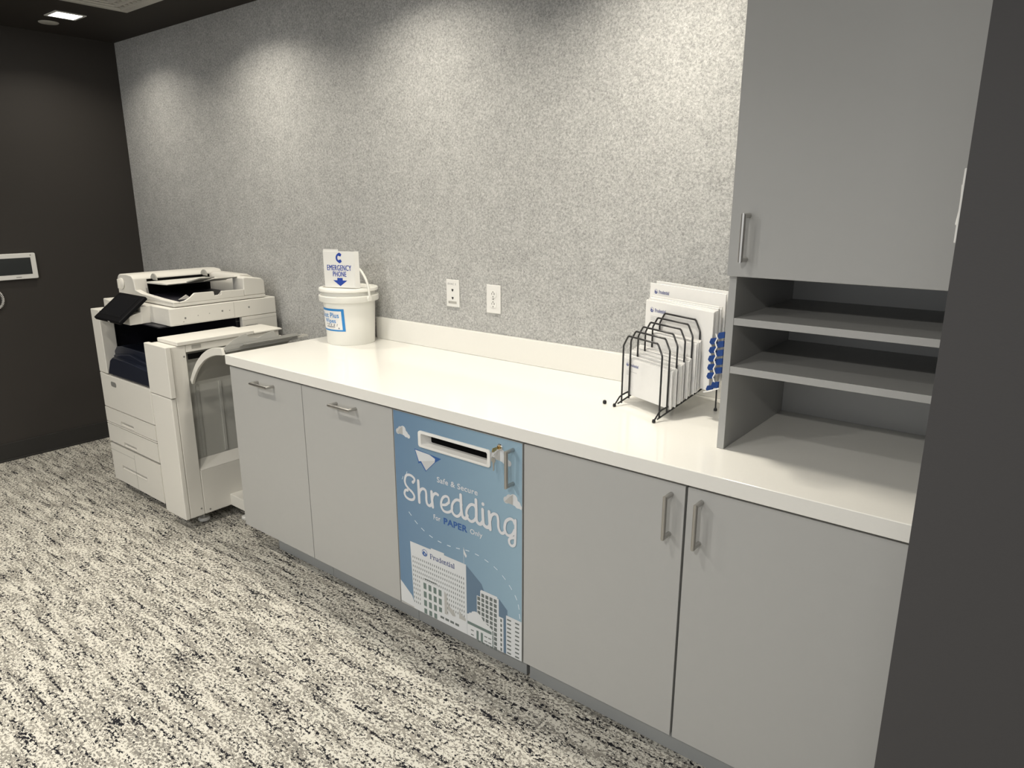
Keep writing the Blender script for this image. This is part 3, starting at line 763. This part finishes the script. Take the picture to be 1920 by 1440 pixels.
for q, dx in enumerate((-.0007, 0, .0007)): g.text('PHONE', (-.0315 + dx, .0490, .0365 + dx, .0715), yy - .00006 * q, 'blue_ink')
g.rect(-.0110, .030, .0170, .0430, yy, 'blue_ink')
g.flat([(-.0325, .032), (.0400, .032), (.0035, .006)], yy - .0001, 'blue_ink')
obj('printed_lettering', g, fp)

# ---------------------------------------------------------------- black rubber nub
nb = obj('rubber_tip', MB().lathe([(.004, 0), (.0062, .002), (.0065, .007), (.005, .011), (.002, .0125)], (1.982, .370, H + .0003), 'z', 16, 'wire'), smooth_=True)
tag(nb, 'tiny black rubber foot lying on the white counter left of the wire rack', 'rubber foot')

# ---------------------------------------------------------------- wire file sorter and its papers
RZ = math.atan2(-.38, .925)
RK = (2.199, .289, H)
rk = thing('file_sorter', 'black wire desk file sorter holding white envelopes', 'file sorter', RK, rotz=RZ, local=True)
# local frame: x runs from the left side (-.183) to the right side (0), y runs back (s), z above the counter
WR = .183
rail = lambda s_: .011 + .421 * (s_ - .023)
def hoop(k):
    s_ = .023 + .0285 * k; zb = rail(s_); zt = zb + .222
    pts = [(-WR, s_, zb), (-WR, s_, zt - .036), (-WR + .002, s_, zt - .030), (-WR + .020, s_, zt - .003), (-WR + .025, s_, zt), (-.025, s_, zt), (-.020, s_, zt - .003), (-.002, s_, zt - .030), (0, s_, zt - .036), (0, s_, zb)]
    return MB().tube(pts, .0029, 'wire', 8)
for k in range(6): obj('hoop', hoop(k), rk, smooth_=True)
for x, lbl in ((-WR, 'left'), (0, 'right')):
    fx = x + (.005 if x == 0 else -.005)
    mb = MB().tube([(fx, .012, .009), (fx, .245, .009 + .421 * .233)], .0026, 'wire', 8)
    obj('rail', mb, rk, smooth_=True)
    fl = MB().tube([(fx, 0, .006), (fx, .018, .030), (fx, .028, .0360), (fx, .0515, .0430)], .0026, 'wire', 8)
    fl.lathe([(.002, 0), (.0052, .001), (.0056, .005), (.004, .010), (.002, .011)], (fx, -.001, 0.0003), 'z', 14)
    obj('front_foot', fl, rk, smooth_=True)
    bl = MB().tube([(fx, .245, .102), (fx, .247, .008)], .0026, 'wire', 8).lathe([(.002, 0), (.0052, .001), (.0056, .005), (.004, .010)], (fx, .247, .0003), 'z', 14)
    obj('rear_foot', bl, rk, smooth_=True)
mb = MB()
for x in (-.152, -.092, -.031): mb.tube([(x, .095, rail(.095) + .004), (x, .245, rail(.245) + .004)], .0018, 'wire', 8)
for s_ in (.245, .105): mb.tube([(-WR - .005, s_, rail(s_)), (.005, s_, rail(s_))], .0021, 'wire', 8)
obj('floor_wires', mb, rk, smooth_=True)

RM = Matrix.Translation(RK) @ Matrix.Rotation(RZ, 4, 'Z')
def envelope(name, w_, h_, t_, m_='paper', flap=True, logo=None):
    mb = MB().box(-w_ / 2, w_ / 2, -t_ / 2, t_ / 2, 0, h_, m_)
    me_o = obj(name, mb, loc=(0, 0, 0), bevel=min(.0008, t_ * .3), seg=1)
    if logo:
        lg = MB(); lx, lz, ls = logo; y = -t_ / 2 - .00045
        rock(lg, lx, lz, .0065 * ls, y, 'navy_ink', 'paper')
        wordmark(lg, lx + .012 * ls, lz - .004 * ls, .0085 * ls, y, 'navy_ink', .042 * ls)
        lg.rect(lx - .005, lz - .0215, lx + .048 * ls, lz - .0208, y, 'ink_grey')
        for j in range(3): lg.rect(lx - .005, lz - .026 - .004 * j, lx + (.012 + .004 * (j % 2)) * ls, lz - .0252 - .004 * j, y, 'ink_grey')
        o2 = obj('printed_logo', lg, me_o)
    return me_o
def place(o, h, s_, z, rz=0, tilt=0, ry=0):
    o.matrix_world = RM @ Matrix.Translation((h, s_, z)) @ Matrix.Rotation(rz, 4, 'Z') @ Matrix.Rotation(ry, 4, 'Y') @ Matrix.Rotation(tilt, 4, 'X')
def dup(o):
    c = o.copy(); COL.objects.link(c)
    for ch in list(o.children):
        g_ = ch.copy(); COL.objects.link(g_); g_.parent = c
    return c
def fill(name, wd, hg, th, slots, h_c, bottom, labF, labR, group, logo, jit=.004):
    first = envelope(name, wd, hg, th, 'paper', logo=logo)
    plain = None; k = 0
    for (sa, sb, cnt) in slots:
        for i in range(cnt):
            s_ = sa + (sb - sa) * (i + .5) / cnt
            if k == 0: o = first; tag(o, labF, 'envelope', group)
            else:
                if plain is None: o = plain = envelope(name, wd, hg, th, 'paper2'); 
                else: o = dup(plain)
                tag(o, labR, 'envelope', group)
            j = 0 if k == 0 else 1
            place(o, h_c + j * random.uniform(-jit, jit), s_, bottom(s_) + j * random.uniform(-.0015, .0035), 0, R(random.uniform(-.04, .04)), j * R(random.uniform(-.5, .5)))
            k += 1
bot = lambda s_: rail(s_) + .0085
fill('small_envelope', .241, .117, .0026, [(.0555, .0765, 7), (.0840, .1050, 7), (.1125, .1335, 7)], -.110, bot,
     'long white envelope with printed logo at the very front of the wire sorter', 'plain long white envelope packed behind the front one in the lower slots',
     'long white envelopes in the front slots', (-.090, .098, 1.0))
fill('medium_envelope', .236, .156, .0024, [(.1410, .1620, 8)], -.104, bot,
     'medium white envelope, front one behind the long envelopes', 'plain medium white envelope between the long and the tall envelopes',
     'medium white envelopes in the fifth slot', None)
fill('large_envelope', .308, .238, .0022, [(.1700, .2020, 12)], -.108, lambda s_: rail(s_) + .012,
     'large white envelope with logo and address lines, first behind the last wire hoop', 'plain large white envelope in the thick stack behind the last hoop',
     'large white envelopes behind the last hoop', (-.122, .210, 1.25), .003)
first = envelope('folder_envelope', .342, .272, .0035, 'paper', logo=(-.140, .246, 1.2)); tag(first, 'largest white envelope with logo, standing tallest above the others', 'envelope', 'largest white envelopes at the back of the sorter')
place(first, -.122, .2125, rail(.2125) + .012)
first = envelope('folder_envelope', .330, .272, .0035, 'paper'); tag(first, 'largest plain white envelope, last at the back by the felt wall', 'envelope', 'largest white envelopes at the back of the sorter')
place(first, -.108, .2215, rail(.2215) + .016)

# blue and white folded paper strip hanging at the right ends of the large envelopes
st = thing('folded_paper_strip', 'blue and white zigzag folded paper strip beside the grey side panel', 'paper strip', RK, rotz=RZ, local=True)
def chev(x, s_, z, w_, h_, sk, k):
    # a thick folded lozenge with a pointed left end
    mb = MB().prism([(x, z + .006), (x + .005, z + h_), (x + w_, z + h_ + .006), (x + w_, z + .006), (x + .007, z)], 'y', s_ - .0028, s_ + .0028, 'royal')
    return obj('blue_fold', mb, st, bevel=.0006)
for k in range(5):
    chev(.0455 - .0006 * k, .1630, .230 - .0262 * k, .028, .0185, .008, k)
for k in range(5):
    chev(.0755 - .0004 * k, .1632, .252 - .0262 * k, .027, .0185, .007, k)
chev(.064, .1632, .101, .028, .019, .006, 0); chev(.044, .1632, .086, .026, .018, .004, 0)
wb = MB()
pts = [(.0755 + (.0035 if k % 2 else -.0035), .266 - .0131 * k) for k in range(12)]
for k in range(11):
    (xa, za), (xb, zb) = pts[k], pts[k + 1]
    wb.prism([(xa - .002, za), (xa + .002, za), (xb + .002, zb), (xb - .002, zb)], 'y', .1570, .1595, 'paper')
wb.prism([(.040, .080), (.070, .092), (.100, .106), (.100, .110), (.068, .096), (.038, .084)], 'y', .1555, .1590, 'paper')
obj('white_fold', wb, st, bevel=.0004)

# ---------------------------------------------------------------- office printer
pr = thing('office_printer', 'large off-white office printer with side finisher on casters, left of the counter', 'printer', (-.50, .28, 0))
def part(name, mb, bevel=.003, sm=False, parent=None, seg=2, label=None): return obj(name, mb, parent or pr, bevel=bevel, smooth_=sm, seg=seg, label=label)
PX0, PXF, PXS, PY0, PY1 = -.920, -.352, -.280, -.040, .640
# lower cabinet
part('lower_cabinet', MB().box(PX0 + .004, PXS, .004, PY1, .060, .655, 'printer'), .004)
def drawer(z0, z1, hx0, hx1, hz, name='drawer'):
    """front with a scooped grip"""
    g0, g1 = hz - .012, hz + .009
    y = PY0
    mb = MB().box(PX0, hx0, y, -.015, z0, z1, 'printer').box(hx1, PXF, y, -.015, z0, z1).box(hx0, hx1, y, -.015, z0, g0).box(hx0, hx1, y, -.015, g1, z1)
    dr = part(name, mb, 0)
    obj('grip', MB().prism([(y, g0), (y + .018, g0 + .006), (y + .020, g1), (y + .022, g1), (y + .022, g0 - .001), (y, g0 - .001)], 'x', hx0, hx1, 'printer').box(hx0, hx1, y + .0205, y + .022, g0, g1, 'printer_grey'), dr)
    return dr
drawer(.386, .466, -.742, -.595, .405)
drawer(.272, .372, -.742, -.595, .288)
d3 = drawer(.050, .256, -.805, -.520, .142)
obj('seam_line', MB().box(-.640, -.6385, PY0 - .0004, PY0, .050, .248, 'label_grey').box(PX0, -.640, PY0 - .0004, PY0, .2225, .2238), d3)
part('ledge_strip', MB().box(PX0, PXF, PY0 - .001, -.015, .3760, .3820, 'printer'), .001)
fc = part('front_cover', MB().prism([(PX0, .470), (PXF, .470), (PXF, .655), (-.835, .655), (PX0, .660)], 'y', PY0, -.015, 'printer'), .004)
obj('name_badge', MB().prism(rrect(-.795, .600, -.735, .626, .010), 'y', PY0 - .0012, PY0 - .0001, 'label_grey'), fc)
# inner tray area in navy
part('left_post', MB().box(PX0, -.822, PY0, .03, .662, 1.002, 'printer').box(PX0, -.885, .03, PY1, .662, 1.002), .004)
part('cavity_back', MB().box(-.884, PXS - .02, .42, .60, .665, .958, 'cavity').box(-.884, -.30, .04, .419, .665, .700).box(-.8845, -.878, .031, .42, .70, .958).box(-.877, -.300, .02, .419, .9555, .9612), 0)
part('exit_tray', MB().prism([(-.820, .664), (PXF, .664), (PXF, .745), (-.60, .760), (-.74, .762), (-.775, .742)], 'y', PY0 + .002, .09, 'navy'), .006, seg=3)
part('inner_tray', MB().prism([(-.822, .735), (-.822, .780), (-.790, .806), (-.730, .815), (-.42, .812), (-.345, .800), (-.345, .735)], 'y', .010, .30, 'navy').prism([(-.79, .765), (-.6, .79), (-.5, .775), (-.4, .765), (-.4, .745), (-.79, .745)], 'y', -.010, .012, 'navy'), .006, seg=3)
# scanner body with console shelf
plan = [(PX0 + .002, .03), (-.80, .012), (-.455, .012), (-.455, .060), (-.268, .060), (-.262, .070), (-.262, PY1), (PX0 + .002, PY1)]
part('scanner_body', MB().prism(plan, 'z', .962, 1.048, 'printer'), .004)
part('side_cover', MB().box(-.290, -.262, .435, PY1, .662, .9605, 'printer'), .003)
vg = MB()
for i in range(5):
    for j in range(9): vg.box(-.2619, -.2612, .452 + j * .0078, .457 + j * .0078, .876 + i * .009, .880 + i * .009, 'label_grey')
part('vent_grille', vg, 0)
dt = MB()
for (y, z, r_) in ((.135, .995, .005), (.330, 1.007, .005), (.20, 1.000, .0022), (.26, 1.003, .0022), (.125, .978, .0022), (.37, 1.005, .0025), (.48, 1.009, .005), (.60, .876, .010)):
    dt.lathe([(r_, 0), (r_, .0008)], (-.2622, y, z), 'x', 14, 'label_grey')
dt.box(-.2622, -.2616, .075, .395, .9672, .9680, 'printer_grey').box(-.2622, -.2616, .395, .3958, .9672, 1.044)
dt.box(-.2622, -.2616, .395, PY1 - .002, .9425, .9432)
part('side_details', dt, 0)
part('console_shelf', MB().prism([(-.045, .962), (-.045, 1.006), (.012, 1.020), (.075, 1.040), (.075, .962)], 'x', -.800, -.457, 'printer').box(-.60, -.47, -.032, .008, 1.0135, 1.0155, 'printer_grey'), .003)
# control panel screen
pl = Vector((-.724, -.104, .985)); pt = Vector((-.724, .038, 1.097)); e1 = Vector((.282, 0, 0)); e2 = (pt - pl); nn = e1.cross(e2).normalized()
def quadbox(o, a, b_, t0, t1, m_):
    v = [o + nn * t for t in (t0,)] 
    v = [o + nn * t0, o + a + nn * t0, o + a + b_ + nn * t0, o + b_ + nn * t0, o + nn * t1, o + a + nn * t1, o + a + b_ + nn * t1, o + b_ + nn * t1]
    return MB().add(v, [(3, 2, 1, 0), (4, 5, 6, 7), (0, 1, 5, 4), (1, 2, 6, 5), (2, 3, 7, 6), (3, 0, 4, 7)], m_)
cp = part('control_panel', quadbox(pl, e1, e2, -.020, 0, 'bezel'), .006, seg=3)
obj('touch_screen', quadbox(pl + e1 * .10 + e2 * .16, e1 * .78, e2 * .74, .0002, .0008, 'screen'), cp)
obj('status_light', quadbox(pl + e1 * .55 - e2 * .004, e1 * .06, e2 * .008, -.012, -.006, 'plastic'), cp)
part('panel_arm', MB().box(-.66, -.54, -.010, .060, 1.012, 1.045, 'bezel'), .003)

# document feeder
AX0, AX1, AY0, AY1, AZ = -.870, -.272, .092, .590, 1.051
part('feeder_base', MB().box(AX0, AX1, AY0, AY1, AZ, 1.068, 'printer'), .004)
# roller housing: rounded section swept along y
hp = [(AX0, 1.068), (AX0, 1.135)] + [(AX0 + .040 - .040 * math.cos(R(a)), 1.135 + .042 * math.sin(R(a))) for a in (20, 40, 60, 80)] + [(-.76, 1.180), (-.705, 1.176), (-.682, 1.160), (-.672, 1.10), (-.665, 1.068)]
part('roller_housing', MB().prism(hp, 'y', AY0 + .002, AY1 - .002, 'printer'), .006, seg=3)
part('housing_knob', MB().lathe([(.030, 0), (.030, -.006), (.026, -.010), (.010, -.013)], (-.815, AY0 + .002, 1.128), 'y', 28, 'printer').box(-.821, -.809, AY0 - .020, AY0 - .008, 1.104, 1.152), .001)
part('feeder_front_rail', MB().prism([(-.672, 1.068), (-.672, 1.105), (-.60, 1.092), (-.40, 1.080), (AX1, 1.076), (AX1, 1.068)], 'y', AY0, AY0 + .030, 'printer'), .003)
rw = [(AY0 + .030, 1.068), (AY0 + .030, 1.073), (.150, 1.078), (.175, 1.090), (.200, 1.110), (.300, 1.108), (.302, 1.088), (.340, 1.088), (.342, 1.106), (.466, 1.102), (.466, 1.068)]
part('feeder_side_rail', MB().prism(rw, 'x', AX1 - .012, AX1, 'printer'), .0015)
part('feeder_rear_bar', MB().prism([(.500, 1.068), (.500, 1.150), (.515, 1.168), (.560, 1.168), (AY1, 1.150), (AY1, 1.068)], 'x', -.664, -.380, 'printer'), .004)
part('feeder_end_cover', MB().prism([(.467, 1.068), (.467, 1.160), (.480, 1.166), (.575, 1.152), (AY1, 1.135), (AY1, 1.068)], 'x', -.378, AX1, 'printer'), .006, seg=3)
part('feeder_floor', MB().box(-.664, AX1 - .013, AY0 + .031, .499, 1.0685, 1.074, 'cavity').prism([(AY0 + .031, 1.074), (.20, 1.074), (.20, 1.077), (AY0 + .031, 1.077)], 'x', -.655, -.30, 'cavity').box(-.679, -.6645, .16, .499, 1.074, 1.155, 'black'), 0)
part('input_tray', MB().prism([(-.662, 1.134), (-.500, 1.138), (-.440, 1.140), (-.430, 1.146), (-.500, 1.147), (-.662, 1.143)], 'y', .150, .470, 'printer'), .002)
part('tray_extension', MB().prism([(-.440, 1.142), (-.305, 1.172), (-.303, 1.178), (-.440, 1.150)], 'y', .250, .330, 'printer_grey').prism([(-.460, 1.139), (-.330, 1.163), (-.330, 1.167), (-.460, 1.144)], 'y', .345, .470, 'printer'), .0015)
for y in (.185, .460):
    gd = [( -.688, 1.150)] + [(-.655 + .032 * math.cos(R(a)), 1.150 + .033 * math.sin(R(a))) for a in range(180, -1, -20)]
    part('paper_guide', MB().prism(gd[1:], 'y', y, y + .007, 'printer_grey'), .001)
for x, ya, yb, yc, z in ((-.34, .150, .190, .215, 1.098), (-.33, .22, .25, .27, 1.098), (-.32, .34, .37, .39, 1.102)):
    part('output_fin', MB().prism([(ya, 1.0775), (yb, z), (yc, 1.0775)], 'x', x, x + .004, 'printer'), 0)

# finisher on the right-hand side
FX0, FX1 = -.232, -.046
part('finisher_body', MB().box(FX0, FX1, -.060, .012, .062, .908, 'printer').box(FX0, -.110, .012, .520, .062, .908).box(-.110, FX1, .012, .520, .062, .290).box(-.110, FX1, .505, .520, .290, .88).box(-.110, FX1, .012, .505, .872, .908), .004)
part('finisher_door', MB().box(FX0 - .010, FX1 + .012, -.088, -.0625, .672, .912, 'printer'), .004)
part('finisher_lower_front', MB().box(FX0 - .010, FX1 + .001, -.085, -.0605, .062, .668, 'printer'), .005, seg=3)
part('body_bridge', MB().box(-.351, FX0 - .0115, -.030, .42, .062, .660, 'printer'), 0)
part('finisher_top', MB().box(FX0 + .004, -.036, -.030, .36, .9085, .928, 'printer').box(FX0 + .004, -.036, .36, .52, .9085, .918), .004)
rb = MB().box(-.0875, -.0845, .0125, .504, .325, .866, 'printer_panel')
for y in (.055, .170, .290, .400): rb.box(-.0846, -.0795, y, y + .014, .345, .70, 'printer_panel')
part('recess_panel', rb, .001)
part('recess_ledge', MB().prism([(-.0835, .336), (-.0835, .290), (FX1, .290)], 'y', .013, .504, 'printer'), 0)
part('exit_slot', MB().box(-.049, FX1 + .0006, .018, .40, .838, .864, 'black').box(-.049, -.0445, .040, .085, .886, .902, 'printer_grey'), 0)
part('screws', MB().lathe([(.0045, 0), (.0045, .001)], (FX1, .000, .855), 'x', 12, 'label_grey').lathe([(.0045, 0), (.0045, .001)], (FX1, -.004, .098), 'x', 12).lathe([(.0045, 0), (.0045, .001)], (FX1, .040, .080), 'x', 12), 0)
# catch tray: curved plate rising outwards
cv = smooth([(-.044, .742), (-.010, .790), (.033, .838), (.068, .866), (.10, .888), (.15, .912), (.20, .926), (.262, .934)], 4)
part('catch_tray', MB().prism([(x, z - .004) for x, z in cv] + [(x + .008, z - .012) for x, z in cv][::-1], 'y', .027, .46, 'printer_grey'), 0, sm=True)
part('tray_rim', MB().prism([(x, z) for x, z in cv] + [(x + .014, z - .020 - .012 * max(0, min(1, (x + .04) / .2))) for x, z in cv][::-1], 'y', .014, .0265, 'printer'), .002)
part('tray_wing', MB().prism([(.030, .912), (.030, .936), (.070, .960), (.110, .976), (.137, .980), (.150, .960), (.195, .953), (.243, .970), (.277, .973), (.284, .958), (.30, .945), (.40, .945), (.40, .915)], 'x', .266, .2695, 'smoke'), .0005)
part('tray_extension_flap', MB().prism([(.262, .934), (.2655, .925), (.302, .940), (.302, .944)], 'y', .10, .40, 'smoke'), 0)
# foot rail and adjusters
part('outrigger', MB().box(-.048, .160, .150, .40, .062, .122, 'printer'), .003)
def foot(x, y):
    mb = MB(); pts = []
    n_ = 24
    mb.lathe([(.010, 0), (.024, 0), (.0265, .003), (.0265, .012), (.022, .016), (.010, .016)], (x, y, .0005), 'z', n_, 'plastic')
    for i in range(n_):
        a = 2 * math.pi * i / n_; mb.box(x + .0262 * math.cos(a) - .0012, x + .0262 * math.cos(a) + .0012, y + .0262 * math.sin(a) - .0012, y + .0262 * math.sin(a) + .0012, .003, .013)
    mb.lathe([(.006, .016), (.006, .0625)], (x, y, 0), 'z', 12, 'chrome')
    part('levelling_foot', mb, 0)
foot(-.120, .040); foot(.035, .185)
for (x, y) in ((-.84, .06), (-.40, .06), (-.84, .56), (-.40, .56)):
    part('caster', MB().lathe([(.006, -.011), (.022, -.011), (.024, -.008), (.024, .008), (.022, .011), (.006, .011)], (x, y, .0245), 'x', 24, 'black').box(x - .016, x + .016, y - .012, y + .012, .040, .0595, 'black'), 0, sm=True)
